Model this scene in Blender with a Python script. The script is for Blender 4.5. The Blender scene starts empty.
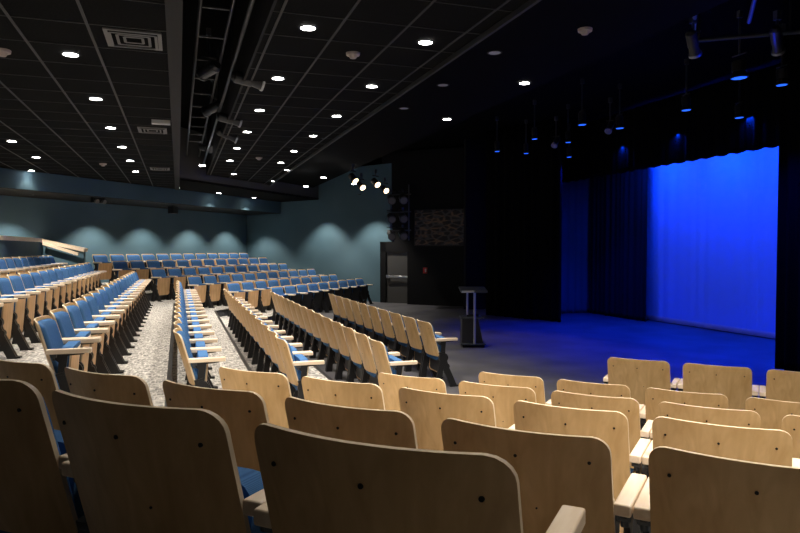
import bpy, bmesh, math, random
from mathutils import Vector, Matrix
random.seed(7)
S = bpy.context.scene
COL = S.collection
PI = math.pi
# ------------------------------------------------------------------ camera
F = 665.0
TH = math.radians(18.43)
PT = math.atan(18.1 / F)
EYE = 1.8
cam = bpy.data.objects.new('camera', bpy.data.cameras.new('camera'))
COL.objects.link(cam)
cam.location = (0, 0, EYE)
cam.rotation_euler = (PI / 2 - PT, 0, -TH)
cam.data.sensor_width = 36
cam.data.lens = F / 800 * 36
cam.data.clip_start = .02
S.camera = cam
V_ = Vector((math.sin(TH) * math.cos(PT), math.cos(TH) * math.cos(PT), -math.sin(PT)))
R_ = Vector((math.cos(TH), -math.sin(TH), 0))
U_ = R_.cross(V_)
C_ = Vector((0, 0, EYE))


def ray(px, py):
    return V_ + R_ * ((px - 400) / F) - U_ * ((py - 266.5) / F)


def at_z(px, py, z):
    d = ray(px, py)
    return C_ + d * ((z - EYE) / d.z)


def at_plane(px, py, n, c):
    d = ray(px, py)
    return C_ + d * ((c - n.dot(C_)) / n.dot(d))


# ------------------------------------------------------------------ materials
def mat(name, base, rough=.6, metal=0, build=None, spec=.5):
    m = bpy.data.materials.new(name)
    m.use_nodes = True
    b = m.node_tree.nodes['Principled BSDF']
    b.inputs['Base Color'].default_value = (*base, 1)
    b.inputs['Roughness'].default_value = rough
    b.inputs['Metallic'].default_value = metal
    b.inputs['Specular IOR Level'].default_value = spec
    if build:
        build(m.node_tree, b)
    return m


def noisy(c1, c2, scale=(1, 1, 1), nscale=5, detail=4, bump=0, coord='Object', lo=.35, hi=.65, dist=0):
    def f(nt, b):
        N, L = nt.nodes, nt.links
        tc = N.new('ShaderNodeTexCoord')
        mp = N.new('ShaderNodeMapping')
        mp.inputs['Scale'].default_value = scale
        no = N.new('ShaderNodeTexNoise')
        no.inputs['Scale'].default_value = nscale
        no.inputs['Detail'].default_value = detail
        no.inputs['Distortion'].default_value = dist
        cr = N.new('ShaderNodeValToRGB')
        cr.color_ramp.elements[0].position = lo
        cr.color_ramp.elements[1].position = hi
        cr.color_ramp.elements[0].color = (*c1, 1)
        cr.color_ramp.elements[1].color = (*c2, 1)
        L.new(tc.outputs[coord], mp.inputs[0])
        L.new(mp.outputs[0], no.inputs['Vector'])
        L.new(no.outputs['Fac'], cr.inputs[0])
        L.new(cr.outputs[0], b.inputs['Base Color'])
        if bump:
            bp = N.new('ShaderNodeBump')
            bp.inputs['Strength'].default_value = bump
            bp.inputs['Distance'].default_value = .01
            L.new(no.outputs['Fac'], bp.inputs['Height'])
            L.new(bp.outputs[0], b.inputs['Normal'])
    return f


def ribbed(c1, c2, scale=330):
    def f(nt, b):
        N, L = nt.nodes, nt.links
        tc = N.new('ShaderNodeTexCoord')
        wv = N.new('ShaderNodeTexWave')
        wv.bands_direction = 'Z'
        wv.inputs['Scale'].default_value = scale / 3
        wv.inputs['Distortion'].default_value = .05
        wv.inputs['Detail'].default_value = 1
        cr = N.new('ShaderNodeValToRGB')
        cr.color_ramp.elements[0].color = (*c1, 1)
        cr.color_ramp.elements[1].color = (*c2, 1)
        bp = N.new('ShaderNodeBump')
        bp.inputs['Strength'].default_value = .12
        bp.inputs['Distance'].default_value = .004
        L.new(tc.outputs['Object'], wv.inputs['Vector'])
        L.new(wv.outputs['Fac'], cr.inputs[0])
        L.new(cr.outputs[0], b.inputs['Base Color'])
        L.new(wv.outputs['Fac'], bp.inputs['Height'])
        L.new(bp.outputs[0], b.inputs['Normal'])
    return f


def carpet(nt, b):
    N, L = nt.nodes, nt.links
    tc = N.new('ShaderNodeTexCoord')
    mp = N.new('ShaderNodeMapping')
    mp.inputs['Scale'].default_value = (5, 20, 10)
    n1 = N.new('ShaderNodeTexNoise')
    n1.inputs['Scale'].default_value = 1.6
    n1.inputs['Detail'].default_value = 3
    mp2 = N.new('ShaderNodeMapping')
    mp2.inputs['Scale'].default_value = (22, 5.5, 10)
    n2 = N.new('ShaderNodeTexNoise')
    n2.inputs['Scale'].default_value = 1.6
    n2.inputs['Detail'].default_value = 3
    L.new(tc.outputs['Object'], mp.inputs[0])
    L.new(mp.outputs[0], n1.inputs['Vector'])
    L.new(tc.outputs['Object'], mp2.inputs[0])
    L.new(mp2.outputs[0], n2.inputs['Vector'])
    ad = N.new('ShaderNodeMath')
    ad.operation = 'MAXIMUM'
    L.new(n1.outputs['Fac'], ad.inputs[0])
    L.new(n2.outputs['Fac'], ad.inputs[1])
    cr = N.new('ShaderNodeValToRGB')
    cr.color_ramp.elements[0].position = .42
    cr.color_ramp.elements[1].position = .66
    cr.color_ramp.elements[0].color = (.11, .11, .11, 1)
    cr.color_ramp.elements[1].color = (.62, .59, .54, 1)
    L.new(ad.outputs[0], cr.inputs[0])
    L.new(cr.outputs[0], b.inputs['Base Color'])


def emis(name, col, s):
    m = bpy.data.materials.new(name)
    m.use_nodes = True
    b = m.node_tree.nodes['Principled BSDF']
    b.inputs['Base Color'].default_value = (0, 0, 0, 1)
    b.inputs['Emission Color'].default_value = (*col, 1)
    b.inputs['Emission Strength'].default_value = s
    return m


def picture(nt, b):
    N, L = nt.nodes, nt.links
    tc = N.new('ShaderNodeTexCoord')
    mp = N.new('ShaderNodeMapping')
    mp.inputs['Scale'].default_value = (2.6, 2.6, 5.5)
    mp.inputs['Rotation'].default_value = (.1, .25, 0)
    vo = N.new('ShaderNodeTexVoronoi')
    vo.feature = 'DISTANCE_TO_EDGE'
    vo.inputs['Scale'].default_value = 1.5
    no = N.new('ShaderNodeTexNoise')
    no.inputs['Scale'].default_value = 1.6
    cr = N.new('ShaderNodeValToRGB')
    cr.color_ramp.elements[0].color = (.22, .21, .2, 1)
    cr.color_ramp.elements[1].color = (.03, .03, .035, 1)
    cr.color_ramp.elements[0].position = .04
    cr.color_ramp.elements[1].position = .2
    c2 = N.new('ShaderNodeValToRGB')
    c2.color_ramp.elements[0].color = (.2, .22, .25, 1)
    c2.color_ramp.elements[1].color = (1, .55, .25, 1)
    c2.color_ramp.elements[0].position = .45
    c2.color_ramp.elements[1].position = .62
    mx = N.new('ShaderNodeMix')
    mx.data_type = 'RGBA'
    mx.blend_type = 'MULTIPLY'
    mx.inputs[0].default_value = .8
    L.new(tc.outputs['Object'], mp.inputs[0])
    L.new(mp.outputs[0], vo.inputs['Vector'])
    L.new(mp.outputs[0], no.inputs['Vector'])
    L.new(vo.outputs['Distance'], cr.inputs[0])
    L.new(no.outputs['Fac'], c2.inputs[0])
    L.new(cr.outputs[0], mx.inputs[6])
    L.new(c2.outputs[0], mx.inputs[7])
    L.new(mx.outputs[2], b.inputs['Base Color'])


M = dict(
    wood=mat('birch_plywood', (.6, .4, .22), .42, build=noisy((.56, .34, .135), (.71, .465, .215), (9, 9, 1.1), 2.2, 5, dist=.6, lo=.3, hi=.7)),
    edge=mat('plywood_edge', (.82, .66, .45), .5),
    arm=mat('maple_arm', (.86, .70, .52), .4, build=noisy((.80, .63, .45), (.90, .75, .58), (12, 1.5, 12), 3, 3)),
    panel=mat('seat_plywood', (.6, .38, .19), .45, build=noisy((.60, .36, .17), (.72, .46, .24), (9, 9, 1.1), 2.2, 5, dist=.6)),
    blue=mat('blue_fabric', (.05, .2, .5), .85, build=ribbed((.037, .108, .255), (.068, .18, .385)), spec=.2),
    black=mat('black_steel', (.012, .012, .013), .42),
    bolt=mat('bolt_dark', (.02, .018, .015), .35, .6),
    bracket=mat('grey_steel', (.09, .1, .11), .35, .6),
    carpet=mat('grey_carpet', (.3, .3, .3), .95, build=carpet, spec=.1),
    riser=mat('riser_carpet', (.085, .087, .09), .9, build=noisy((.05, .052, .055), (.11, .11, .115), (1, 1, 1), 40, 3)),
    nosing=mat('black_nosing', (.015, .015, .015), .5),
    stage=mat('stage_floor', (.1, .1, .11), .5, build=noisy((.07, .07, .078), (.15, .145, .15), (1, 1, 1), 1.3, 6, lo=.3, hi=.75), spec=.35),
    teal=mat('teal_paint', (.10, .2, .24), .8, build=noisy((.068, .137, .178), (.088, .166, .212), (1, 1, 1), .6, 2)),
    blackwall=mat('black_paint', (.009, .009, .01), .7, spec=.2),
    tile=mat('black_ceiling_tile', (.02, .02, .02), .9, build=noisy((.006, .006, .006), (.011, .011, .011), (1, 1, 1), 60, 2), spec=.05),
    grid=mat('dark_grid_bar', (.045, .045, .045), .5, spec=.2),
    beam=mat('dark_beam', (.035, .035, .035), .7, spec=.1),
    voidm=mat('void_black', (.003, .003, .003), .9, spec=.05),
    velour=mat('black_velour', (.004, .004, .004), .95, spec=.05),
    velour2=mat('stage_velour', (.02, .02, .022), .95, spec=.05),
    sidecloth=mat('side_cloth', (.12, .12, .13), .95, spec=.05),
    fascia=mat('grey_fascia', (.11, .11, .112), .8, spec=.1),
    cyc=mat('cyc_cloth', (.45, .62, .82), .9, spec=.1),
    hem=mat('cyc_hem', (.9, .88, .9), .9, spec=.1),
    silver=mat('silver_tube', (.6, .6, .6), .3, .8),
    door=mat('grey_door', (.085, .083, .08), .55),
    white=mat('white_plastic', (.6, .6, .57), .5),
    cream=mat('cream_plastic', (.55, .45, .38), .5),
    vent=mat('vent_metal', (.16, .155, .15), .5),
    red=mat('red_plastic', (.5, .02, .02), .4),
    pic=mat('picture_print', (.2, .2, .2), .6, build=picture),
    lamp=emis('downlight_glow', (1, .97, .93), 30),
    lampoff=mat('lens_off', (.5, .5, .52), .3),
    warm=emis('warm_lens', (1, .72, .42), 6),
    bluelens=emis('blue_lens', (.02, .12, 1), 1.6),
    glass=mat('lens_glass', (.3, .3, .32), .08, .3),
    lampbody=mat('lamp_body', (.03, .03, .032), .35, .3),
    lamprim=mat('lamp_rim', (.35, .35, .35), .3, .7),
)


# ------------------------------------------------------------------ helpers
def mesh(name, bm, m, parent=None, smooth=False, mats=None):
    me = bpy.data.meshes.new(name)
    bm.normal_update()
    bm.to_mesh(me)
    bm.free()
    for x in (mats or [m]):
        me.materials.append(x)
    if smooth:
        for p in me.polygons:
            p.use_smooth = True
    o = bpy.data.objects.new(name, me)
    COL.objects.link(o)
    if parent:
        o.parent = parent
    return o


def tag(o, label, cat, group=None):
    o['label'] = label
    o['category'] = cat
    if group:
        o['group'] = group
    return o


def struct(o, label=None):
    o['kind'] = 'structure'
    return o


def empty(name, loc, rz=0, label=None, cat=None, group=None):
    o = bpy.data.objects.new(name, None)
    COL.objects.link(o)
    o.empty_display_size = .1
    o.location = loc
    o.rotation_euler = (0, 0, rz)
    if label:
        tag(o, label, cat, group)
    return o


def box(bm, x0, x1, y0, y1, z0, z1, bev=0):
    r = bmesh.ops.create_cube(bm, size=1)
    vs = r['verts']
    for v in vs:
        v.co = Vector(((x0 + x1) / 2 + v.co.x * (x1 - x0), (y0 + y1) / 2 + v.co.y * (y1 - y0), (z0 + z1) / 2 + v.co.z * (z1 - z0)))
    if bev:
        es = list({e for v in vs for e in v.link_edges})
        bmesh.ops.bevel(bm, geom=es, offset=bev, segments=3, affect='EDGES', profile=.5)


def BM():
    return bmesh.new()


def boxmesh(name, b, m, parent=None, bev=0):
    bm = BM()
    box(bm, *b, bev=bev)
    return mesh(name, bm, m, parent)


def tube(bm, a, b, r, r2=None, seg=12, caps=True):
    a, b = Vector(a), Vector(b)
    d = b - a
    res = bmesh.ops.create_cone(bm, cap_ends=caps, segments=seg, radius1=r, radius2=(r if r2 is None else r2), depth=d.length)
    q = d.to_track_quat('Z', 'Y').to_matrix().to_4x4()
    bmesh.ops.transform(bm, matrix=Matrix.Translation((a + b) / 2) @ q, verts=res['verts'])
    return res['verts']


def prism(bm, pts, z0, z1):
    lo = [bm.verts.new((p[0], p[1], z0)) for p in pts]
    hi = [bm.verts.new((p[0], p[1], z1)) for p in pts]
    n = len(pts)
    bm.faces.new(hi)
    bm.faces.new(lo[::-1])
    for i in range(n):
        bm.faces.new((lo[i], lo[(i + 1) % n], hi[(i + 1) % n], hi[i]))
    bmesh.ops.recalc_face_normals(bm, faces=bm.faces[:])


def side_prism(bm, pts, x0, x1):       # polygon in local YZ extruded along X
    lo = [bm.verts.new((x0, p[0], p[1])) for p in pts]
    hi = [bm.verts.new((x1, p[0], p[1])) for p in pts]
    n = len(pts)
    fs = [bm.faces.new(hi), bm.faces.new(lo[::-1])]
    for i in range(n):
        fs.append(bm.faces.new((lo[i], lo[(i + 1) % n], hi[(i + 1) % n], hi[i])))
    bmesh.ops.recalc_face_normals(bm, faces=fs)


def plate(w, z0, z1, rt, rb, yf, thick, nx=22, nz=8, puff=0, topsag=0):
    """panel with rounded corners; yf(x,z) is its rear face, thickness goes to +Y; puff rounds the rim of the front"""
    bm = BM()
    h = w / 2
    xs = [-h * math.cos(PI * i / nx) for i in range(nx + 1)]

    def drop(x, r):
        if r <= 0:
            return 0
        d = abs(x) - (h - r)
        return 0 if d <= 0 else r - math.sqrt(max(0, r * r - d * d))
    back, front = [], []
    for x in xs:
        t = z1 - drop(x, rt) - topsag * (1 - (x / h) ** 2)
        b = z0 + drop(x, rb)
        cb, cf = [], []
        for j in range(nz + 1):
            v = .5 - .5 * math.cos(PI * j / nz)
            z = b + (t - b) * v
            y = yf(x, z)
            cb.append(bm.verts.new((x, y, z)))
            if puff:
                ex = min(1, (h - abs(x)) / puff)
                ez = min(1, min(z - b, t - z) / puff)
                k = math.sqrt(max(0, 1 - (1 - ex) ** 2)) * math.sqrt(max(0, 1 - (1 - ez) ** 2))
                cf.append(bm.verts.new((x, y + thick * (.25 + .75 * k), z)))
            else:
                cf.append(bm.verts.new((x, y + thick, z)))
        back.append(cb)
        front.append(cf)
    for i in range(nx):
        for j in range(nz):
            bm.faces.new((back[i][j], back[i + 1][j], back[i + 1][j + 1], back[i][j + 1]))
            bm.faces.new((front[i][j], front[i][j + 1], front[i + 1][j + 1], front[i + 1][j]))
    rim = []
    for i in range(nx):
        rim.append(bm.faces.new((back[i][nz], back[i + 1][nz], front[i + 1][nz], front[i][nz])))
        rim.append(bm.faces.new((back[i][0], front[i][0], front[i + 1][0], back[i + 1][0])))
    for j in range(nz):
        rim.append(bm.faces.new((back[0][j], back[0][j + 1], front[0][j + 1], front[0][j])))
        rim.append(bm.faces.new((back[nx][j], front[nx][j], front[nx][j + 1], back[nx][j + 1])))
    bmesh.ops.remove_doubles(bm, verts=bm.verts[:], dist=1e-5)
    rim = [f for f in rim if f.is_valid]
    for f in rim:
        f.material_index = 1
    for f in bm.faces:
        f.smooth = f not in rim
    rs = set(rim)
    for e in bm.edges:
        ins = [f in rs for f in e.link_faces]
        if any(ins) and not all(ins) and not puff:
            e.smooth = False
    if not puff:
        for f in rim:
            f.smooth = True
    bmesh.ops.recalc_face_normals(bm, faces=bm.faces[:])
    return bm


# ------------------------------------------------------------------ the auditorium chair
TOP = .84


def backline(x, z):
    return .135 * (TOP - z) / .48 + .8 * x * x


def make_chair(under='panel'):
    root = empty('auditorium_chair', (0, 0, 0))
    bk = mesh('backrest', plate(.52, .395, TOP, .05, .025, backline, .013, nx=26, nz=6), None, root, mats=[M['wood'], M['edge']])
    for x, z in ((-.205, .762), (.0, .762), (.205, .762), (0.05, .6)):
        bm = BM()
        y = backline(x, z)
        tube(bm, (x, y - .003, z), (x, y + .004, z), .005 if z > .7 else .003, seg=12)
        mesh('bolt', bm, M['bolt'], bk)
    mesh('back_cushion', plate(.485, .42, TOP - .024, .045, .03, lambda x, z: backline(x, z) + .013, .042, nx=20, nz=8, puff=.03), None, root, mats=[M['blue'], M['blue']], smooth=True)
    # seat folded up
    sl = lambda x, z: .225 + .10 * (z - .38)
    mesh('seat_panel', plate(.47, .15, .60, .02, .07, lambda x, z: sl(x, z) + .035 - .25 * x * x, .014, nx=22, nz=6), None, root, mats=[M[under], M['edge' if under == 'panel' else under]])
    mesh('seat_cushion', plate(.445, .335, .635, .06, .08, lambda x, z: sl(x, z) - .045, .08, nx=20, nz=10, puff=0), None, root, mats=[M['blue'], M['blue']], smooth=True)
    mesh('seat_pan', plate(.40, .175, .5, .03, .06, lambda x, z: sl(x, z) + .012, .02, nx=10, nz=3), None, root, mats=[M['black'], M['black']])
    for s in (-1, 1):
        bm = BM()
        x = s * .283
        box(bm, x - .0245, x + .0245, .12, .42, .600, .636, .006)
        mesh('armrest', bm, M['arm'], root)
        fr = BM()
        side_prism(fr, [(.19, .44), (.25, .42), (.25, .50), (.26, .585), (.37, .592), (.37, .603), (.14, .603), (.15, .585), (.20, .54)], x - .009, x + .009)
        side_prism(fr, [(.165, .45), (.235, .47), (.30, .26), (.41, .02), (.45, .02), (.45, 0), (.32, 0), (.32, .02), (.215, .25)], x - .018, x + .018)
        side_prism(fr, [(.19, .44), (.235, .44), (.20, 0), (.11, 0)], x - .016, x + .016)
        tube(fr, (x - .02, .225, .385), (x + .02, .225, .385), .062, seg=20)
        tube(fr, (x - .019, .27, .27), (x + .019, .27, .27), .04, seg=16)
        f = mesh('side_frame', fr, M['black'], root)
        bm = BM()
        box(bm, x - .02, x + .02, .15, .19, .575, .601, .004)
        tube(bm, (x, .17, .555), (x, .17, .60), .012)
        mesh('arm_bracket', bm, M['bracket'], f)
    bm = BM()
    tube(bm, (-.283, .205, .34), (.283, .205, .34), .014, seg=10)
    mesh('cross_bar', bm, M['black'], root)
    return root


protos = {}
KIDS = {}


def kids(o):
    return KIDS.get(o.name) or []


def index_kids(root):
    for o in list(COL.objects):
        if o.parent:
            KIDS.setdefault(o.parent.name, [])
            if o not in KIDS[o.parent.name]:
                KIDS[o.parent.name].append(o)


def copy_tree(o, parent=None):
    c = o.copy()
    COL.objects.link(c)
    c.parent = parent
    for ch in kids(o):
        copy_tree(ch, c)
    return c


chair_a = make_chair('panel')
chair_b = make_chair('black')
index_kids(None)
used = set()


def place_chair(p, rz, label, group, kind='a'):
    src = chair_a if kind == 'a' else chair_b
    o = src if kind not in used else copy_tree(src)
    used.add(kind)
    o.location = p
    o.rotation_euler = (0, 0, rz)
    tag(o, label, 'chair', group)
    return o


# row geometry: height of each row's floor
ZF = {1: 0, 2: 0, 3: .09, 4: .25, 5: .435, 6: .632, 7: .795}
CX = {1: 3.02, 2: 1.92, 3: .90, 4: -.05, 5: -1.03, 6: -2.05, 7: -3.10}
FD = {2: 9.0, 3: 10.15, 4: 11.2, 5: 12.25, 6: 13.3, 7: 14.4}
NS = {1: 5.99, 2: 4.79, 3: 3.97, 4: 2.935, 5: 1.827, 6: .935}
A = math.radians(39.6)
AN = math.radians(43)
nN = Vector((math.cos(AN), math.sin(AN), 0)); uN = Vector((-math.sin(AN), math.cos(AN), 0))
nF = Vector((math.cos(A), -math.sin(A), 0)); uF = Vector((math.sin(A), math.cos(A), 0))
PITCH = .62
ORD = ['first', 'second', 'third', 'fourth', 'fifth', 'sixth', 'seventh', 'eighth', 'ninth', 'tenth', 'eleventh', 'twelfth',
       'thirteenth', 'fourteenth', 'fifteenth', 'sixteenth', 'seventeenth', 'eighteenth']
# centre block: rows run along Y and face +X
CROWS = {1: (8.25, 10, 'front row'), 2: (6.75, 14, 'second row'), 3: (6.55, 14, 'third row'),
         4: (6.05, 16, 'fourth row'), 5: (5.62, 18, 'fifth row'), 6: (7.05, 17, 'sixth row'), 7: (11.05, 13, 'back row')}
for r, (y0, n, rn) in CROWS.items():
    pitch = .643 if r == 5 else PITCH
    for i in range(n):
        far = r >= 6
        k = n - 1 - i if far else i
        look = 'plywood-backed' if r <= 3 else 'blue upholstered'
        end = 'far' if far else 'near'
        place_chair((CX[r], y0 + i * pitch, ZF[r]), -PI / 2,
                    f'{ORD[k]} {look} chair from the {end} end, {rn} of centre block', f'chairs in the {rn} of the centre block')
# far block: faces towards us and the stage
FROWS = {2: (268.5, 9, 'front row'), 3: (224.4, 10, 'second row'), 4: (185, 11, 'third row'), 5: (148.5, 11, 'fourth row'),
         6: (110, 12, 'fifth row'), 7: (90.4, 12, 'back row')}
far_rz = math.atan2(nF.y, nF.x) - PI / 2
far_end = {}
for r, (px, n, rn) in FROWS.items():
    t0 = at_plane(px, 250, nF, -FD[r]).dot(uF) + .25
    for i in range(n):
        P = nF * (-FD[r]) + uF * (t0 + i * PITCH * 1.0)
        far_end[r] = t0 + i * PITCH + .31
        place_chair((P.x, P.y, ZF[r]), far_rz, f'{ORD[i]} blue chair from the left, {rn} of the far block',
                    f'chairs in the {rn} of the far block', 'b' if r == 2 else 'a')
# near block: backs to the camera
NROWS = {}
for r_, (t_, n_, w_) in {6: (1.836, 3, 'row nearest the camera'), 5: (3.104, 6, 'second row from the camera'), 4: (2.625, 5, 'third row from the camera'),
                         3: (2.116, 5, 'fourth row from the camera'), 2: (1.684, 5, 'fifth row from the camera'), 1: (.938, 4, 'front row')}.items():
    NROWS[r_] = ([t_ - .62 * i for i in range(n_)], w_)
near_rz = math.atan2(nN.y, nN.x) - PI / 2
for r, (ts, rn) in NROWS.items():
    for i, t in enumerate(ts):
        P = nN * NS[r] + uN * t
        place_chair((P.x, P.y, ZF[r]), near_rz + (math.radians(3) if r == 6 else 0), f'{ORD[i]} plywood chair back from the left, near block, {rn}',
                    f'chairs in the {rn} of the near block')

# ------------------------------------------------------------------ floor and seating steps
fl = boxmesh('floor', (-14, 14, -8, 34, -.2, 0), M['stage'])
struct(fl)


def line_x(nrm, c, x):   # y where nrm.p = c at given x
    return (c - nrm.x * x) / nrm.y


CORN = nF * (-15.2)
tc = at_plane(247, 250, nF, -15.2)           # corner of back and side wall
side_a = Vector((tc.x, tc.y, 0))
side_b = Vector((6.45, 21.25, 0))            # left of the door frame
sd = (side_b - side_a).normalized()
tn = 1
for n in range(3, 8):
    ex = CX[n - 1] - .04
    es = NS[n - 1] - .04
    ed = -(FD[n - 1] + .04)
    mN = Vector((ex, line_x(nN, es, ex), 0))
    mF = Vector((ex, line_x(nF, ed, ex), 0))
    endF = uF * (far_end[n - 1] + .12) + nF * ed
    t_at = endF
    startN = nN * es + uN * (-6)
    backF = uF * (far_end[n - 1] + .12) + nF * (-16.2)
    pts = [startN, mN, mF, t_at, backF, Vector((-13.5, line_x(nF, -16.2, -13.5), 0)), Vector((-13.5, -7, 0))]
    bm = BM()
    prism(bm, [(p.x, p.y) for p in pts], ZF[n - 1] - (.0 if n > 3 else 0), ZF[n])
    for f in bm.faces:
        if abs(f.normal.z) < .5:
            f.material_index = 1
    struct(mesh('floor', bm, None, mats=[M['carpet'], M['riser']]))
    bm = BM()
    for a, b in ((startN, mN), (mN, mF), (mF, t_at)):
        d = (b - a).normalized()
        q = Vector((d.y, -d.x, 0)) * .012
        box_pts = [a + q, b + q, b - q * 3, a - q * 3]
        prism(bm, [(p.x, p.y) for p in box_pts], ZF[n] - .03, ZF[n] + .006)
    struct(mesh(f'trim_{tn}', bm, M['nosing']))
    tn += 1
# carpet under the two front rows, flat on the stage-level floor
mN = Vector((CX[1] + 1.0, line_x(nN, NS[1] + .9, CX[1] + 1.0), 0))

# ------------------------------------------------------------------ walls


def wall(name, a, b, z0, z1, m, th=.15, side=1):
    d = (b - a).normalized()
    q = Vector((d.y, -d.x, 0)) * th * side
    bm = BM()
    prism(bm, [(p.x, p.y) for p in (a, b, b + q, a + q)], z0, z1)
    return struct(mesh(name, bm, m))


bl = side_a - uF * 16
wall('wall_back', bl, side_a + uF * .2, 0, 4.6, M['teal'], side=-1)
wall('wall_side', side_a - sd * .1, side_b + sd * .4, 0, 4.6, M['teal'], side=-1)
wall('wall_left', Vector((-12, -7, 0)), Vector((-12, 24, 0)), 0, 4.6, M['teal'], side=-1)
wall('wall_rear', Vector((-12, -6.5, 0)), Vector((13, -6.5, 0)), 0, 5.2, M['blackwall'])
# black wall with the door, continuing the side wall
b0 = side_b
bd = (at_z(450, 306, 0) - at_z(381, 303, 0)); bd.z = 0; bd.normalize()
dn = Vector((-bd.y, bd.x, 0))                 # away from the room
if dn.y < 0:
    dn = -dn
rm = -dn                                      # into the room


def on_black(px):                             # point on the black wall under a pixel column
    return at_plane(px, 260, dn, dn.dot(b0))


def pt(p, z=0):
    return Vector((p.x, p.y, z))


pA, pB = on_black(389), on_black(520)
wall('wall_stage', pt(b0) + dn * .0, pt(pB) + bd * 1.5, 0, 5.0, M['blackwall'], side=-1)
# masking flat beside the door
pf0, pf1 = on_black(407.3) + rm * .35, on_black(492) + rm * .35
pf0 = at_plane(407.3, 260, dn, dn.dot(b0) - .35); pf1 = at_plane(492, 260, dn, dn.dot(b0) - .35)
wall('wall_masking', pt(pf0), pt(pf1), 0, 4.9, M['blackwall'], th=.08, side=-1)
# black return above the door, from px 390
pr0 = at_plane(389.5, 260, dn, dn.dot(b0) - .05)
wall('wall_return', pt(pr0), pt(on_black(408)) + rm * .05, 2.45, 4.9, M['blackwall'], th=.04, side=-1)
# door
dA = at_plane(381, 260, dn, dn.dot(b0) - .06)
dC = at_plane(386.6, 260, dn, dn.dot(b0) - .06)
dB = dA + bd * 1.25
ang = math.atan2(bd.y, bd.x)
Wd = (dB - dA).length
door = empty('door_1', (dA.x, dA.y, 0), ang)
struct(door)
fw = (dC - dA).length
bm = BM()
box(bm, 0, fw, -.06, .06, 0, 2.02)
box(bm, Wd - .06, Wd, -.06, .06, 0, 2.02)
box(bm, 0, Wd, -.06, .06, 1.68, 2.02)
mesh('door_frame', bm, M['blackwall'], door)
boxmesh('door_leaf', (fw, Wd - .06, -.01, .04, .01, 1.68), M['door'], door)
bm = BM()
box(bm, fw + .05, Wd - .12, -.09, -.06, .84, .90, .008)
box(bm, fw + .03, fw + .12, -.09, -.01, .82, .92, .008)
mesh('door_handle', bm, M['silver'], door)

# dropped teal bulkhead along the back wall
FB = 13.3
zb = EYE + 1.33


def fprism(name, d0, d1, t0, t1, z0, z1, m):
    bm = BM()
    c = [nF * (-d0) + uF * t0, nF * (-d0) + uF * t1, nF * (-d1) + uF * t1, nF * (-d1) + uF * t0]
    prism(bm, [(p.x, p.y) for p in c], z0, z1)
    return struct(mesh(name, bm, m))


tcor = side_a.dot(uF)
fprism('trim_%d' % tn, FB, 15.25, tcor - 16, tcor + 3, zb, 3.8, M['teal']); tn += 1
fprism('trim_%d' % tn, FB + .03, 15.25, tcor - 16, tcor + 3, zb - .012, zb, M['blackwall']); tn += 1  # thin black slab added to darken the underside of the teal bulkhead

# ------------------------------------------------------------------ ceilings
ZL, ZR, ZS = EYE + 1.75, EYE + 2.0, EYE + 2.15
COSA = math.cos(TH)
kL0, kL1 = -.0455, .027
xb0, xb1 = kL0 * COSA * 1.75, kL1 * COSA * 1.75       # beam
xs0, xs1 = xb1, .397 * COSA * 2.0                      # slot
xe = 1.43 * COSA * 2.0                                 # right edge of the tiled ceiling
D1 = 11.4                                              # where the high ceiling steps down


def clipF(d, x):   # y on the line D=d at given x
    return line_x(nF, -d, x)


def poly_slab(name, pts, z0, z1, m):
    bm = BM()
    prism(bm, [(p[0], p[1]) for p in pts], z0, z1)
    return struct(mesh(name, bm, m))


# left ceiling (lower)
poly_slab('ceiling', [(-12, -6.5), (xb0, -6.5), (xb0, clipF(15.3, xb0)), (-12, clipF(15.3, -12))], ZL, ZL + .06, M['tile'])
# lower strip over the far aisle (right of the beam), beyond the step
poly_slab('ceiling', [(xb0, clipF(D1, xb0)), (9.3, clipF(D1, 9.3)), (9.3, clipF(15.3, 9.3) + 6), (xb0, clipF(15.3, xb0))], ZL, ZL + .06, M['tile'])
# fascia of the step
a_ = Vector((xb1, clipF(D1, xb1), 0)); b_ = Vector((9.3, clipF(D1, 9.3), 0))
w = wall('trim_%d' % tn, a_, b_, ZL, 4.9, M['fascia'], th=.05, side=-1); tn += 1
ynear = 4.45                                           # near end of the lighting slot
poly_slab('ceiling', [(xb1, -6.5), (xs1, -6.5), (xs1, ynear), (xb1, ynear)], ZR, ZR + .06, M['tile'])
poly_slab('ceiling', [(xs1, -6.5), (xe, -6.5), (xe, clipF(D1, xe)), (xs1, clipF(D1, xs1))], ZR, ZR + .06, M['tile'])
poly_slab('ceiling', [(xe, -6.5), (4.55, -6.5), (4.55, clipF(D1, 4.55)), (xe, clipF(D1, xe))], ZS, ZS + .06, M['voidm'])
boxmesh('ceiling', (-.2, 14, -6.5, 30, 5.0, 5.1), M['voidm'])['kind'] = 'structure'
for o in (boxmesh('trim_%d' % tn, (xe - .015, xe + .015, -6.5, clipF(D1, xe), ZR - .05, ZS), M['grid']),
          boxmesh('trim_%d' % (tn + 1), (xb0, xb1, -6.5, clipF(13.2, 0), ZL - .03, 4.95), M['beam']),
          boxmesh('trim_%d' % (tn + 2), (xs1 - .01, xs1 + .015, ynear, clipF(D1, xs1), ZR - .02, 4.95), M['blackwall']),
          boxmesh('trim_%d' % (tn + 3), (xb1, xs1, ynear - .02, ynear + .02, ZR - .02, 4.95), M['beam'])):
    struct(o)
tn += 4
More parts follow.
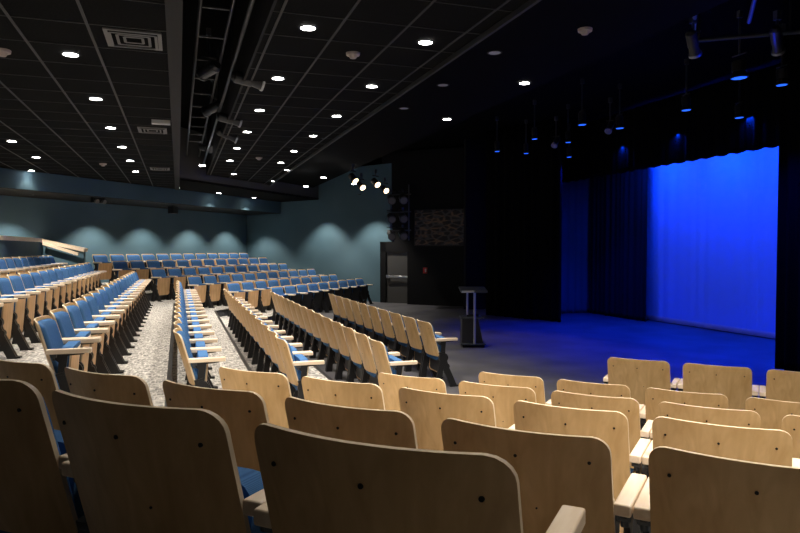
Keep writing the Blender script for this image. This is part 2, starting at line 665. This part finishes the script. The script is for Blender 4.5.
# ceiling grid bars
bm = BM()
gw = .011
for k in (-.398, -.722, -1.059, -1.39, -1.72, -2.05, -2.38):
    x = k * COSA * 1.75
    box(bm, x - gw, x + gw, -2, clipF(FB, x), ZL - .006, ZL + .002)
y = 4.0
i0 = -6
yb = at_plane(91, 23.7, Vector((0, 0, 1)), ZL).y
stepL = .000517 * 1.75 * 701
for i in range(-8, 26):
    y = yb + i * stepL
    xa = -5.5
    # clip to the bulkhead line
    if clipF(FB, xb0) < y:
        continue
    while clipF(FB, xa) < y:
        xa += .1
    box(bm, xa, xb0, y - gw * .4, y + gw * .4, ZL - .006, ZL + .002)
struct(mesh('trim_%d' % tn, bm, M['grid'])); tn += 1
bm = BM()
for k in (.445, .738, 1.042, 1.34):
    x = k * COSA * 2
    box(bm, x - gw, x + gw, -2, clipF(D1, x), ZR - .006, ZR + .002)
yb = at_plane(283, 11.8, Vector((0, 0, 1)), ZR).y
stepR = .000446 * 2 * 701
for i in range(-8, 30):
    y = yb + i * stepR
    if y > clipF(D1, xe):
        continue
    xa = xs1 if y > ynear else xb1
    while clipF(D1, xa) < y:
        xa += .1
    box(bm, xa, xe, y - gw * .4, y + gw * .4, ZR - .006, ZR + .002)
struct(mesh('trim_%d' % tn, bm, M['grid'])); tn += 1


# ------------------------------------------------------------------ lamps
def spot(p, target, energy, size=100, blend=.6, col=(1, .92, .81), rad=.06, name='lamp', parent=None):
    l = bpy.data.lights.new(name, 'SPOT')
    l.energy = energy
    l.spot_size = math.radians(size)
    l.spot_blend = blend
    l.color = col
    l.shadow_soft_size = rad
    o = bpy.data.objects.new(name, l)
    COL.objects.link(o)
    o.location = p
    d = Vector(target) - Vector(p)
    o.rotation_euler = d.to_track_quat('-Z', 'Y').to_euler()
    return o


def downlight_mesh(m):
    root = empty('downlight', (0, 0, 0))
    bm = BM()
    # ring
    prev = None
    seg = 28
    for r_, z in ((.064, .012), (.066, -.004), (.082, -.006), (.086, 0)):
        ring = [bm.verts.new((r_ * math.cos(2 * PI * i / seg), r_ * math.sin(2 * PI * i / seg), z)) for i in range(seg)]
        if prev:
            for i in range(seg):
                bm.faces.new((prev[i], prev[(i + 1) % seg], ring[(i + 1) % seg], ring[i]))
        prev = ring
    mesh('trim_ring', bm, M['beam'], root)
    bm = BM()
    tube(bm, (0, 0, -.003), (0, 0, .01), .066, seg=28)
    mesh('lens', bm, m, root)
    return root


DLP = {}


def downlight(px, py, z, label, group, on=True, energy=None):
    P = at_z(px, py, z)
    key = on
    if key not in DLP:
        DLP[key] = downlight_mesh(M['lamp'] if on else M['lampoff'])
        index_kids(None)
        o = DLP[key]
    else:
        o = copy_tree(DLP[key])
    o.location = (P.x, P.y, z - .004)
    tag(o, label, 'ceiling light', group)
    if on:
        spot((P.x, P.y, z - .03), (P.x, P.y, 0), energy or EN)
    return P


EN = 205
gR1 = [(308, 27.5), (278, 78), (259.5, 110), (247, 131.6), (237, 148), (230, 160.5)]
gR2 = [(425.4, 42), (371.7, 86), (336.6, 115.8), (313, 135.7), (294, 151), (281, 162.6)]
gL1 = [(70.5, 54), (95.8, 98.5), (110.7, 127.6), (122, 146.8), (130, 160.6), (135.7, 171.4)]
for lst, z, nm in ((gR1, ZR, 'line just right of the lighting slot'), (gR2, ZR, 'line along the right edge of the tiles'),
                   (gL1, ZL, 'line left of the ceiling beam')):
    for i, q in enumerate(lst):
        downlight(q[0], q[1], z, f'{ORD[i]} lit round downlight from the camera, {nm}', 'lit downlights, ' + nm)
for i, q in enumerate([(11.8, 141), (36, 157)]):
    downlight(q[0], q[1], ZL, ['left', 'right'][i] + ' lit downlight of the pair above the left photo edge', 'pair of downlights far left')
downlight(31.5, 170.6, ZL, 'lowest lit downlight at far left, close to the teal bulkhead', None, energy=14)
downlight(202.3, 165.5, ZL + .05, 'lit downlight at the far end of the lighting slot', None)
downlight(233.7, 174, ZR, 'lit downlight just before the grey step in the ceiling', None)
downlight(286.8, 170, ZR, 'small lit downlight behind the right line, before the ceiling step', None)
downlight(273.5, 181, ZR - .0, 'small lit downlight near the ceiling step, right of the slot', None)
for i, q in enumerate([(177.5, 187.5), (218.8, 193), (254, 197.5)]):
    downlight(q[0], q[1], ZL, ['left', 'middle', 'right'][i] + ' lit downlight of three in front of the teal bulkhead', 'three downlights before the teal bulkhead', energy=150)
for i, q in enumerate([(306, 186.5), (323.5, 177.7), (353.5, 184)]):
    downlight(q[0], q[1], ZL, ['left', 'middle', 'right'][i] + ' lit downlight of three above the teal side wall', 'downlights above the side wall', energy=EN * .6)
for i, q in enumerate([(524.5, 82.8), (447, 119)]):
    downlight(q[0], q[1], ZS, ['nearer', 'farther'][i] + ' lit downlight in the plain black ceiling by the stage', 'lit downlights by the stage', energy=45)
for i, q in enumerate([(494.6, 52.3), (443, 84.7), (404, 108)]):
    downlight(q[0], q[1], ZS, ['nearest', 'middle', 'farthest'][i] + ' unlit downlight in the plain black ceiling', 'unlit downlights', on=False)
# lamps of the same lines just above the picture
for n_, (x, y, z) in enumerate([(1.10, 4.08, ZR), (2.24, 4.12, ZR), (2.24, 2.25, ZR), (2.24, .45, ZR), (3.0, 4.6, ZS), (1.10, 2.2, ZR), (1.10, .32, ZR), (-.92, 4.7, ZL), (-.92, 2.8, ZL), (3.3, 2.3, ZS), (3.3, .4, ZS)]):
    o = copy_tree(DLP[True])
    o.location = (x, y, z - .004)
    tag(o, 'lit downlight above the near block, beyond the top of the photo', 'ceiling light', 'downlights above the near block')
    if y < .4 or x < -.9 and y < 3:
        spot((x, y, z - .03), Vector((x, y, z - .03)) + nN * 1.0 + uN * (.4 if x > 0 else .1) - Vector((0, 0, 1)), EN * 3.0, size=50, blend=.5)
    else:
        spot((x, y, z - .03), (x, y, 0), EN * (.3 if (y == 2.2 or y == .45 or x < -.9) else .8))

for n_, q in enumerate([(11.8, 141)] * 3):
    P = at_z(q[0], q[1], ZL)
    o = copy_tree(DLP[True])
    yy = P.y - 2.05 * (n_ + 1)
    o.location = (P.x, yy, ZL - .004)
    tag(o, 'lit downlight over the left seats, beyond the left photo edge', 'ceiling light', 'downlights beyond the left photo edge')
    spot((P.x, yy, ZL - .03), (P.x, yy, 0), EN)

# wall washers: recessed under the bulkhead, and along the side wall


def washer(P, z, label, group, e, size):
    o = copy_tree(WP)
    o.location = (P.x, P.y, z - .004)
    tag(o, label, 'ceiling light', group)
    spot((P.x, P.y, z - .03), (P.x, P.y, 0), e, size=size, blend=.5, rad=.03)


def washer_mesh():
    root = empty('wall_washer', (0, 0, 0))
    bm = BM()
    tube(bm, (0, 0, -.01), (0, 0, .004), .06, seg=20)
    mesh('housing', bm, M['black'], root)
    bm = BM()
    tube(bm, (0, 0, -.012), (0, 0, -.009), .03, seg=16)
    mesh('lens', bm, M['glass'], root)
    return root


WP = washer_mesh()
index_kids(None)
first = True
wn = 0
for px in (-40, 7, 91, 142, 189, 226):
    P = at_plane(px, 230, nF, -15.2) + nF * .85
    washer(P, zb - .012, f'small wall washer under the bulkhead above light pool {["far left", "left edge", "left", "centre left", "centre right", "near corner"][wn]}', 'wall washers under the bulkhead', 225, 110)
    wn += 1
sn = Vector((sd.y, -sd.x, 0))
if sn.dot(Vector((0, -1, 0))) < 0:
    sn = -sn
for i, px in enumerate((277, 328, 377)):
    P = at_plane(px, 230, sn, sn.dot(side_a)) + sn * .9
    washer(P, ZL, f'{["left", "middle", "right"][i]} wall washer above the teal side wall', 'wall washers above the side wall', 290, 100)
# remove the unplaced prototype by using it as the last washer
WP.location = (at_plane(-90, 230, nF, -15.2) + nF * .85).to_tuple()[:2] + (zb - .004,)
tag(WP, 'small wall washer under the bulkhead, outside the left photo edge', 'ceiling light', 'wall washers under the bulkhead')


# ------------------------------------------------------------------ half wall with wooden cap behind the centre block
hw1 = Vector((-3.42, 19.6, 0)); hw2 = Vector((-2.36, 19.22, 0))
zc = EYE + .20
hwm = BM()
prism(hwm, [(-3.54, 8), (-3.42, 8), (-3.42, 19.6), (-3.54, 19.6)], .7, zc)
# descending piece
a, b = hw1, hw2
d = (b - a).normalized(); q = Vector((-d.y, d.x, 0)) * .1
v = []
z2 = EYE - .06
for p, zt in ((a, zc), (b, z2)):
    for off in (Vector((0, 0, 0)), q):
        v.append((hwm.verts.new((p.x + off.x, p.y + off.y, .6)), hwm.verts.new((p.x + off.x, p.y + off.y, zt))))
(a0, a1), (c0, c1), (b0_, b1_), (d0_, d1_) = v
for f in ((a0, b0_, b1_, a1), (c0, c1, d1_, d0_), (b0_, d0_, d1_, b1_), (a0, a1, c1, c0), (a1, b1_, d1_, c1), (a0, c0, d0_, b0_)):
    hwm.faces.new(f)
bmesh.ops.recalc_face_normals(hwm, faces=hwm.faces[:])
struct(mesh('wall_half', hwm, M['teal']))
bm = BM()
box(bm, -3.58, -3.38, 8, 19.62, zc - .03, zc + .06)


def bar(bm, a, b, w, h):
    a, b = Vector(a), Vector(b)
    d = (b - a).normalized()
    s = d.cross(Vector((0, 0, 1))).normalized() * w / 2
    u = s.cross(d).normalized() * h / 2
    vs = []
    for p in (a, b):
        vs.append([bm.verts.new(p + s + u), bm.verts.new(p - s + u), bm.verts.new(p - s - u), bm.verts.new(p + s - u)])
    A_, B_ = vs
    fs = [bm.faces.new(A_[::-1]), bm.faces.new(B_)]
    for i in range(4):
        fs.append(bm.faces.new((A_[i], A_[(i + 1) % 4], B_[(i + 1) % 4], B_[i])))
    bmesh.ops.recalc_face_normals(bm, faces=fs)


bar(bm, (hw1.x - .03, hw1.y + .03, zc + .015), (hw2.x + .05, hw2.y + .03, z2 + .015), .2, .09)
struct(mesh('trim_%d' % tn, bm, M['arm'])); tn += 1
hr = empty('handrail', (-3.32, 19.4, .8), 0, 'pale wooden handrail sloping down beside the teal half wall', 'handrail')
bm = BM()
bar(bm, (-.02, .0, zc - .07 - .8), (.84, -.29, z2 - .09 - .8), .06, .07)
mesh('rail', bm, M['arm'], hr)
for x, y, z in ((.05, -.02, zc - .12 - .8), (.74, -.26, z2 - .10 - .8)):
    bm = BM()
    tube(bm, (x, y, z), (x - .03, y + .14, z), .012)
    mesh('rail_bracket', bm, M['silver'], hr)


# ------------------------------------------------------------------ stage drapes
def drape(name, a, b, z0, z1, m, amp, wave, label=None, cat='curtain', hem=None, seg_per=10, group=None, scallop=0):
    a, b = Vector(a), Vector(b)
    L = (b - a).length
    d = (b - a).normalized(); q = Vector((d.y, -d.x, 0))
    n = max(8, int(L / wave * seg_per))
    bm = BM()
    cols = []
    ph = random.random() * 6
    for i in range(n + 1):
        s = L * i / n
        w1 = math.sin(2 * PI * s / wave + ph + 1.3 * math.sin(2 * PI * s / (wave * 5.3)))
        amp_ = amp * (.6 + .4 * math.sin(2 * PI * s / (wave * 3.7) + 1))
        col = []
        zs = [z0, z0 + .12] + [z0 + .12 + (z1 - z0 - .12) * j / 8 for j in range(1, 9)]
        for j, z in enumerate(zs):
            k = 1 - .35 * j / 9
            p = a + d * s + q * (w1 * amp_ * k)
            zz = z
            if j == 0 and scallop:
                zz = z + scallop * (.5 + .5 * math.sin(2 * PI * s / (wave * 1.7)))
            col.append(bm.verts.new((p.x, p.y, zz)))
        cols.append(col)
    for i in range(n):
        for j in range(len(cols[0]) - 1):
            f = bm.faces.new((cols[i][j], cols[i + 1][j], cols[i + 1][j + 1], cols[i][j + 1]))
            f.smooth = True
            if hem and j == 0:
                f.material_index = 1
    o = mesh(name, bm, None, mats=[m, hem or m])
    s = o.modifiers.new('cloth', 'SOLIDIFY')
    s.thickness = .006
    if label:
        tag(o, label, cat, group)
    return o


XCYC = 11.15
cyc = drape('backdrop_curtain', (XCYC, 6.8, .02), (XCYC, 15.9, .02), .02, 4.7, M['cyc'], .012, .34, 'wide pale backdrop curtain lit bright blue at the back of the stage', 'backdrop', hem=M['hem'])
XB = 9.75
pbt = at_plane(783.5, 145, Vector((1, 0, 0)), XB)
drape('border_curtain', (XB, 6.0, 0), (XB, 17.5, 0), pbt.z - .02, 4.95, M['velour'], .03, .22, 'black border curtain hanging along the top of the blue backdrop', scallop=.03)
p0 = at_plane(647, 318, Vector((1, 0, 0)), 10.85)
p1 = at_plane(592, 318, Vector((1, 0, 0)), 10.85)
drape('leg_curtain', (10.85, p0.y, 0), (10.85, p1.y + .1, 0), .01, 4.9, M['velour2'], .05, .2, 'dark pleated leg curtain left of the bright blue backdrop')
p2 = at_z(560, 314, 0)
drape('side_curtain', (9.3, 15.95, 0), (11.0, 15.95, 0), .01, 4.9, M['sidecloth'], .03, .25, 'dim blue-lit curtain at the left rear of the stage')
XL = 8.45
p3 = at_plane(561, 318, Vector((1, 0, 0)), XL + .35)
drape('tormentor_curtain', (XL + .35, p3.y, 0), (XL - .6, p3.y + 2.2, 0), .01, 4.95, M['velour'], .06, .24, 'black curtain framing the left side of the stage opening')
p4 = at_plane(779, 250, Vector((1, 0, 0)), XL)
drape('tormentor_curtain', (XL, p4.y, 0), (XL, 2.5, 0), .01, 4.95, M['velour'], .06, .24, 'black curtain framing the right side of the stage opening')
struct(boxmesh('wall_upstage', (11.9, 12.05, -6.5, 24, 0, 5.0), M['blackwall']))
struct(boxmesh('wall_wing', (8.0, 12, 17.9, 18.05, 0, 5.0), M['blackwall']))


# ------------------------------------------------------------------ stage lamps
def fixture(name, loc, aim, m_lens, label, cat, group, L=.32, r=.085, drop=.35, lamp=None, rim='lampbody'):
    """theatre lantern: body, lens, rim, yoke, clamp; hung from above"""
    root = empty(name, loc, 0, label, cat, group)
    aim = Vector(aim).normalized()
    bm = BM()
    tube(bm, -aim * L * .5, aim * L * .1, r * .9, r * .9, 18)
    tube(bm, aim * L * .1, aim * L * .5, r * .75, r, 18)
    tube(bm, -aim * L * .62, -aim * L * .5, r * .5, r * .85, 18)
    mesh('lamp_housing', bm, M['lampbody'], root)
    bm = BM()
    tube(bm, aim * L * .5, aim * (L * .5 + .012), r * .86, seg=18)
    mesh('lens', bm, m_lens, root)
    bm = BM()
    tube(bm, aim * (L * .5 - .02), aim * (L * .5 + .006), r * 1.08, seg=18)
    mesh('front_rim', bm, M[rim], root)
    s = aim.cross(Vector((0, 0, 1)))
    if s.length < .1:
        s = Vector((0, 1, 0))
    s.normalize(); s *= r * 1.15
    bm = BM()
    bar(bm, s, s + Vector((0, 0, r * 1.9)), .03, .006)
    bar(bm, -s, -s + Vector((0, 0, r * 1.9)), .03, .006)
    tube(bm, s + Vector((0, 0, r * 1.9)), -s + Vector((0, 0, r * 1.9)), .01, seg=8)
    mesh('yoke', bm, M['lampbody'], root)
    bm = BM()
    tube(bm, (0, 0, r * 1.9), (0, 0, r * 1.9 + drop), .014, seg=8)
    box(bm, -.03, .03, -.025, .025, r * 1.9 + drop - .03, r * 1.9 + drop + .06)
    mesh('hanging_clamp', bm, M['bracket'], root)
    if lamp:
        e, size, col, bl = lamp
        p = Vector(loc) + aim * (L * .5 + .03)
        spot(p, p + aim, e, size=size, blend=bl, col=col, rad=.05)
    return root


BLUE = (.0, .02, 1.0)
bl_px = [(739, 79), (781.5, 86), (686, 111), (739, 118.5), (582, 125.5), (619.5, 129), (534.4, 139.7), (568, 143), (569, 157.6), (497, 152), (526, 154)]
nm = ['largest, nearest to us', 'at the right photo edge', 'left below the largest one', 'straight below the largest one', 'upper one of the middle cluster',
      'right one of the middle cluster', 'upper left of the far cluster', 'middle of the far cluster', 'lowest of the far cluster', 'faint, far left', 'faint, second from far left']
for i, q in enumerate(bl_px):
    P = at_z(q[0], q[1], 3.98)
    r = .1 if i < 1 else (.075 if i < 6 else .06)
    fixture('stage_light', P + Vector((0, 0, .12)), (.05, 0, -1), M['bluelens'], f'blue stage light over the dark stage, {nm[i]}', 'stage light',
            'blue stage lights', L=.2, r=r, drop=.5, lamp=(420, 95, BLUE, .8) if P.x > 7.2 and i < 9 else None)
for i, q in enumerate([(610, 127), (556, 142)]):
    P = at_z(q[0], q[1], 3.98)
    fixture('stage_light', P, (-.5, -.35, -.6), M['glass'], ['right', 'left'][i] + ' unlit stage lantern with pale rim between the blue lights', 'stage light', 'unlit stage lanterns', L=.25, r=.06, rim='lamprim')
for i, q in enumerate([(693, 44), (777, 41)]):
    P = at_z(q[0], q[1], 3.85)
    fixture('stage_light', P, (.6, .4, -.7), M['glass'], ['left', 'right'][i] + ' dark stage lantern hanging from the blue-tinged ceiling pipe', 'stage light', 'lanterns on the ceiling pipe', L=.25, r=.06, drop=.12, rim='lamprim')
# cyc battens hidden behind the border: blue wash on the backdrop
for i, y in enumerate((7.6, 9.4, 11.2, 13.0)):
    root = empty('batten_light', (10.05, y, 4.35), 0, f'blue batten light behind the border, {ORD[i]} from the right', 'stage light', 'batten lights behind the border')
    boxmesh('lamp_housing', (-.06, .06, -.5, .5, 0, .14), M['lampbody'], root)
    boxmesh('lens', (-.045, .045, -.48, .48, -.008, 0), M['bluelens'], root)
    for yy in (-.35, .35):
        bm = BM(); tube(bm, (0, yy, .14), (0, yy, .65), .012); mesh('hanger', bm, M['bracket'], root)
    l = bpy.data.lights.new('batten', 'AREA')
    l.shape = 'RECTANGLE'; l.size = .1; l.size_y = .9
    l.energy = (70, 74, 72, 66)[i]
    l.color = (.0, .045, 1.0)
    o = bpy.data.objects.new('batten', l); COL.objects.link(o)
    o.location = (10.07, y, 4.32)
    d = Vector((1.0, 0, -1.9))
    o.rotation_euler = d.to_track_quat('-Z', 'Y').to_euler()
    l.spread = math.radians(150)

# pipes in the ceiling above the stage
pa, pb = at_z(690, 41, 4.1), at_z(785, 33, 4.1)
pr = empty('lighting_pipe', pa, 0, 'long horizontal lighting pipe near the top right, tinged blue', 'pipe')
bm = BM(); tube(bm, (0, 0, 0), (pb - pa) * 1.15, .024); mesh('pipe', bm, M['bracket'], pr)
for k in (.1, 1.05):
    q_ = (pb - pa) * k
    bm = BM(); tube(bm, q_, q_ + Vector((0, 0, .9 - q_.z)), .01); mesh('hanger', bm, M['black'], pr)
for i, (x0, y0, x1, y1) in enumerate([(694, 30, 696, -8), (749, 22, 756, -6)]):
    a, b = at_z(x0, y0, 4.1), at_z(x1, y1, 4.1)
    o = BM(); tube(o, (0, 0, 0), b - a, .02)
    o = mesh('ceiling_strut', o, M['silver']); o.location = a
    tag(o, ['left', 'right'][i] + ' metal ceiling strut at the top right, tinged blue', 'strut')
# small blue lamp grazing the struts
P = at_z(725, 20, 3.9)
spot(P + Vector((.6, .3, -.5)), P + Vector((0, 0, .3)), 10, 150, .8, BLUE)

# warm front-of-house lanterns above the side wall
for i, q in enumerate([(353, 178), (361, 185.7), (375.5, 182.5), (384.7, 189.3)]):
    P = at_z(q[0], q[1], ZL - .12)
    fixture('stage_light', P, Vector((5.8 + .3 * i, 12.2 - .3 * i, 0)) - P, M['warm'], f'{ORD[i]} warm glowing lantern from the left, above the teal side wall', 'stage light',
            'warm lanterns', L=.2, r=.085, drop=.1, lamp=(50, 28, (1, .72, .68), .8))

# lanterns in the ceiling slot
for i, (q, aim) in enumerate([((249, 80), (.8, .1, -.12)), ((230, 119), (.8, .1, -.15)), ((228, 135), (.8, .0, -.3)), ((209, 70), (-.4, .8, -.1)), ((213, 108), (-.5, .6, -.2)), ((206, 148), (.5, -.6, -.2)), ((212, 176), (.7, .2, -.3))]):
    P = at_z(q[0], q[1], ZR + (.02 if i < 3 else .25))
    fixture('spotlight', P, aim, M['glass'], ['nearest black spotlight with bright rim poking out of the ceiling slot', 'second black spotlight with bright rim, at the slot edge',
            'third black spotlight with bright rim, at the slot edge', 'dark spotlight high inside the slot, nearest the camera', 'dark spotlight high inside the slot, second from the camera',
            'dark spotlight far inside the slot', 'small spotlight at the far end of the slot'][i], 'spotlight', 'spotlights in the ceiling slot', L=.34, r=.085, drop=.3, rim='lamprim' if i < 3 else 'bracket')
yend = clipF(D1, .4)
tr = empty('pipe_ladder', (.22, 4.6, 4.15), 0, 'long ladder of dark pipes running inside the ceiling slot', 'pipe')
for x in (0, .3):
    bm = BM(); tube(bm, (x, 0, 0), (x, yend - 5.2, 0), .018); mesh('rail', bm, M['lampbody'], tr)
for i in range(12):
    bm = BM(); y = .3 + i * .95; tube(bm, (0, y, 0), (.3, y, 0), .014); mesh('rung', bm, M['lampbody'], tr)
bm = BM(); tube(bm, (.62, 4.6, ZR + .12), (.62, yend - .3, ZR + .12), .022)
for yy in (5.2, 8, 11, 13.5):
    tube(bm, (.62, yy, ZR + .12), (.62, yy, 4.98), .012)
tag(mesh('lighting_pipe', bm, M['lampbody']), 'long pipe along the right edge of the ceiling slot', 'pipe')

# boom of side lights above the door
pbm = at_plane(399, 260, dn, dn.dot(b0) - .75)
boom = empty('lighting_boom', pt(pbm, 2.05), ang, 'three-level black pipe rack holding stage lanterns above the door', 'rack')
bm = BM()
tube(bm, (.35, 0, 0), (.35, 0, 1.75), .024)
tube(bm, (-.3, 0, 0), (-.3, 0, 1.75), .012)
mesh('upright', bm, M['bracket'], boom)
for z in (.32, .9, 1.45):
    bm = BM(); tube(bm, (-.42, 0, z), (.42, 0, z), .02); mesh('cross_pipe', bm, M['bracket'], boom)
for j, z in enumerate((.18, .72, 1.3)):
    for i, x in enumerate((-.22, .2)):
        P = Vector((pbm.x, pbm.y, 2.05 + z)) + bd * x + rm * .12
        fixture('stage_light', P, rm * .6 + bd * .5 + Vector((0, 0, -.35)), M['glass'], f'{["left", "right"][i]} lantern on the {["lowest", "middle", "top"][j]} pipe of the rack above the door',
                'stage light', 'lanterns on the rack above the door', L=.3, r=.12, drop=.02, rim='bracket')
# picture on the masking flat
c0 = at_plane(415.5, 260, dn, dn.dot(b0) - .45); c1 = at_plane(466.5, 260, dn, dn.dot(b0) - .45)
zt = at_plane(440, 210, dn, dn.dot(b0) - .45).z; zb_ = at_plane(440, 245, dn, dn.dot(b0) - .45).z
pw = (pt(c1) - pt(c0)).length
pic = empty('wall_picture', pt(c0, zb_), math.atan2((c1 - c0).y, (c1 - c0).x), 'wide dark picture of pale and orange patches high on the black wall', 'picture')
boxmesh('picture_panel', (0, pw, -.03, .0, 0, zt - zb_), M['pic'], pic)
bm = BM()
for bb in ((-.03, pw + .03, -.04, .01, -.03, 0), (-.03, pw + .03, -.04, .01, zt - zb_, zt - zb_ + .03), (-.03, 0, -.04, .01, 0, zt - zb_), (pw, pw + .03, -.04, .01, 0, zt - zb_)):
    box(bm, *bb)
mesh('picture_frame', bm, M['black'], pic)
# red alarm on the wall
P = at_plane(425.5, 270.5, dn, dn.dot(b0) - .45)
al = empty('fire_alarm', P, ang, 'small red fire alarm with pale centre on the black wall', 'alarm')
boxmesh('alarm_body', (-.07, .07, -.04, .02, -.09, .09), M['red'], al, .01)
boxmesh('strobe', (0, .05, -.055, -.04, -.05, .05), M['white'], al, .006)

# ------------------------------------------------------------------ lectern cart
cp = at_z(471.5, 346, 0)
ct = empty('lectern_cart', (cp.x, cp.y, 0), -TH, 'black rolling lectern cart with silver posts standing on the stage floor', 'lectern')
bm = BM(); side = [(-.20, .08), (.16, .08), (.10, .50), (-.20, .50)]
lo = [bm.verts.new((p[0], -.17, p[1])) for p in [(-.19, .08), (.19, .08), (.10, .52), (-.19, .52)]]
hi = [bm.verts.new((v.co.x, .20, v.co.z)) for v in lo]
bm.faces.new(lo); bm.faces.new(hi[::-1])
for i in range(4):
    bm.faces.new((lo[i], hi[i], hi[(i + 1) % 4], lo[(i + 1) % 4]))
bmesh.ops.recalc_face_normals(bm, faces=bm.faces[:])
mesh('cabinet', bm, M['lampbody'], ct)
bm = BM(); box(bm, -.21, .19, -.22, .22, .525, .55, .006); mesh('shelf', bm, M['bracket'], ct)
bm = BM(); box(bm, -.22, .24, -.24, .24, .05, .075, .006); mesh('base_plate', bm, M['bracket'], ct)
bm = BM(); tube(bm, (-.10, -.2, .6), (-.10, -.2, 1.0), .018); mesh('post', bm, M['silver'], ct)
bm = BM(); tube(bm, (.03, -.23, .07), (.03, -.23, 1.0), .022); mesh('post', bm, M['silver'], ct)
bm = BM()
side_prism(bm, [(-.26, 1.0), (.24, 1.06), (.24, 1.085), (-.26, 1.03)], -.22, .26)
top = mesh('desk_top', bm, M['bracket'], ct)
bm = BM(); box(bm, -.21, .02, -.272, -.258, 1.0, 1.04, .003); mesh('front_lip', bm, M['silver'], top)
for x in (-.17, .2):
    for y in (-.18, .18):
        bm = BM(); tube(bm, (x - .012, y, .028), (x + .012, y, .028), .028, seg=14); mesh('caster', bm, M['black'], ct)
bm = BM(); box(bm, -.1, .12, -.1, .08, .551, .60, .01); tag(mesh('equipment_box', bm, M['black']), 'small black box lying on the shelf of the lectern cart', 'box')
o = bpy.data.objects['equipment_box']; o.location = (cp.x, cp.y, 0); o.rotation_euler = (0, 0, -TH)


# ------------------------------------------------------------------ smoke detectors and vents
def detector(px, py, z, label, s=1):
    P = at_z(px, py, z)
    r = empty('smoke_detector', (P.x, P.y, z), 0, label, 'smoke detector', None)
    bm = BM(); tube(bm, (0, 0, -.025), (0, 0, 0), .068, .072, 24); mesh('base', bm, M['cream'], r)
    bm = BM(); tube(bm, (0, 0, -.055), (0, 0, -.025), .03, .05, 24); mesh('sensor_head', bm, M['cream'], r)


detector(353, 53, ZR, 'round cream smoke detector right of the first downlights')
detector(585, 29, ZS, 'round cream smoke detector in the black ceiling near the stage')
detector(2, 50, ZL, 'round cream smoke detector cut by the left photo edge')
detector(103, 163.5, ZL, 'small pale smoke detector among the left ceiling tiles')
detector(259, 157.5, ZR, 'small pale smoke detector between the two right lines of downlights')


def vent(px, py, w, l, label, z=ZL):
    P = at_z(px, py, z)
    r = empty('ceiling_vent', (P.x, P.y, z), 0, label, 'vent', 'ceiling vents left of the beam')
    bm = BM()
    t = .03
    for b in ((-w, w, -l, -l + t, -.012, 0), (-w, w, l - t, l, -.012, 0), (-w, -w + t, -l + t, l - t, -.012, 0), (w - t, w, -l + t, l - t, -.012, 0)):
        box(bm, *b)
    mesh('vent_frame', bm, M['vent'], r)
    boxmesh('backing', (-w + t, w - t, -l + t, l - t, -.004, .0), M['voidm'], r)
    for k in range(3):
        f = .8 - .24 * k
        bm = BM()
        for s in (-1, 1):
            bar(bm, (-w * f, s * l * f, -.02 + .004 * k), (w * f, s * l * f, -.02 + .004 * k), .022, .004)
            bar(bm, (s * w * f, -l * f, -.02 + .004 * k), (s * w * f, l * f, -.02 + .004 * k), .022, .004)
        mesh('louvre', bm, M['vent'], r)


vent(134, 39, .22, .24, 'large square air vent beside the ceiling beam, nearest the camera')
vent(152.5, 130, .2, .24, 'small air vent beside the beam, below the pale sensor box')
vent(160, 168.5, .2, .24, 'tiny dark air vent beside the beam, farthest from the camera')
P = at_z(161, 120.5, ZL)
tag(boxmesh('sensor_box', (P.x - .12, P.x + .12, P.y - .06, P.y + .06, ZL - .05, ZL + .004), M['white'], None), 'pale rectangular box on the ceiling beside the beam', 'sensor box')
# emergency light on the bulkhead underside / wall
P = at_plane(98, 203, nF, -FB - .3)
em = empty('emergency_light', (P.x, P.y, zb - .15), far_rz, 'black twin-headed emergency light under the teal bulkhead', 'emergency light')
boxmesh('lamp_housing', (-.2, .2, -.05, .05, 0, .15), M['black'], em, .01)
for x in (-.12, .12):
    bm = BM(); tube(bm, (x, .05, .05), (x, .11, .03), .05, .06, 16); mesh('lamp_head', bm, M['vent'], em)
P = at_plane(173, 212, nF, -FB - .6)
sp = empty('loudspeaker', (P.x, P.y, zb - .26), far_rz, 'small black loudspeaker under the bulkhead above the far rows', 'loudspeaker')
boxmesh('cabinet', (-.12, .12, -.1, .1, 0, .22), M['black'], sp, .012)
boxmesh('mount', (-.03, .03, -.03, .03, .22, .26), M['black'], sp)

# ------------------------------------------------------------------ world and view
w = bpy.data.worlds.new('world')
S.world = w
w.use_nodes = True
w.node_tree.nodes['Background'].inputs[0].default_value = (.5, .6, .8, 1)
w.node_tree.nodes['Background'].inputs[1].default_value = .0
S.view_settings.view_transform = 'Standard'
S.view_settings.look = 'None'
S.view_settings.gamma = 1
S.view_settings.exposure = 0
S.view_settings.use_curve_mapping = False
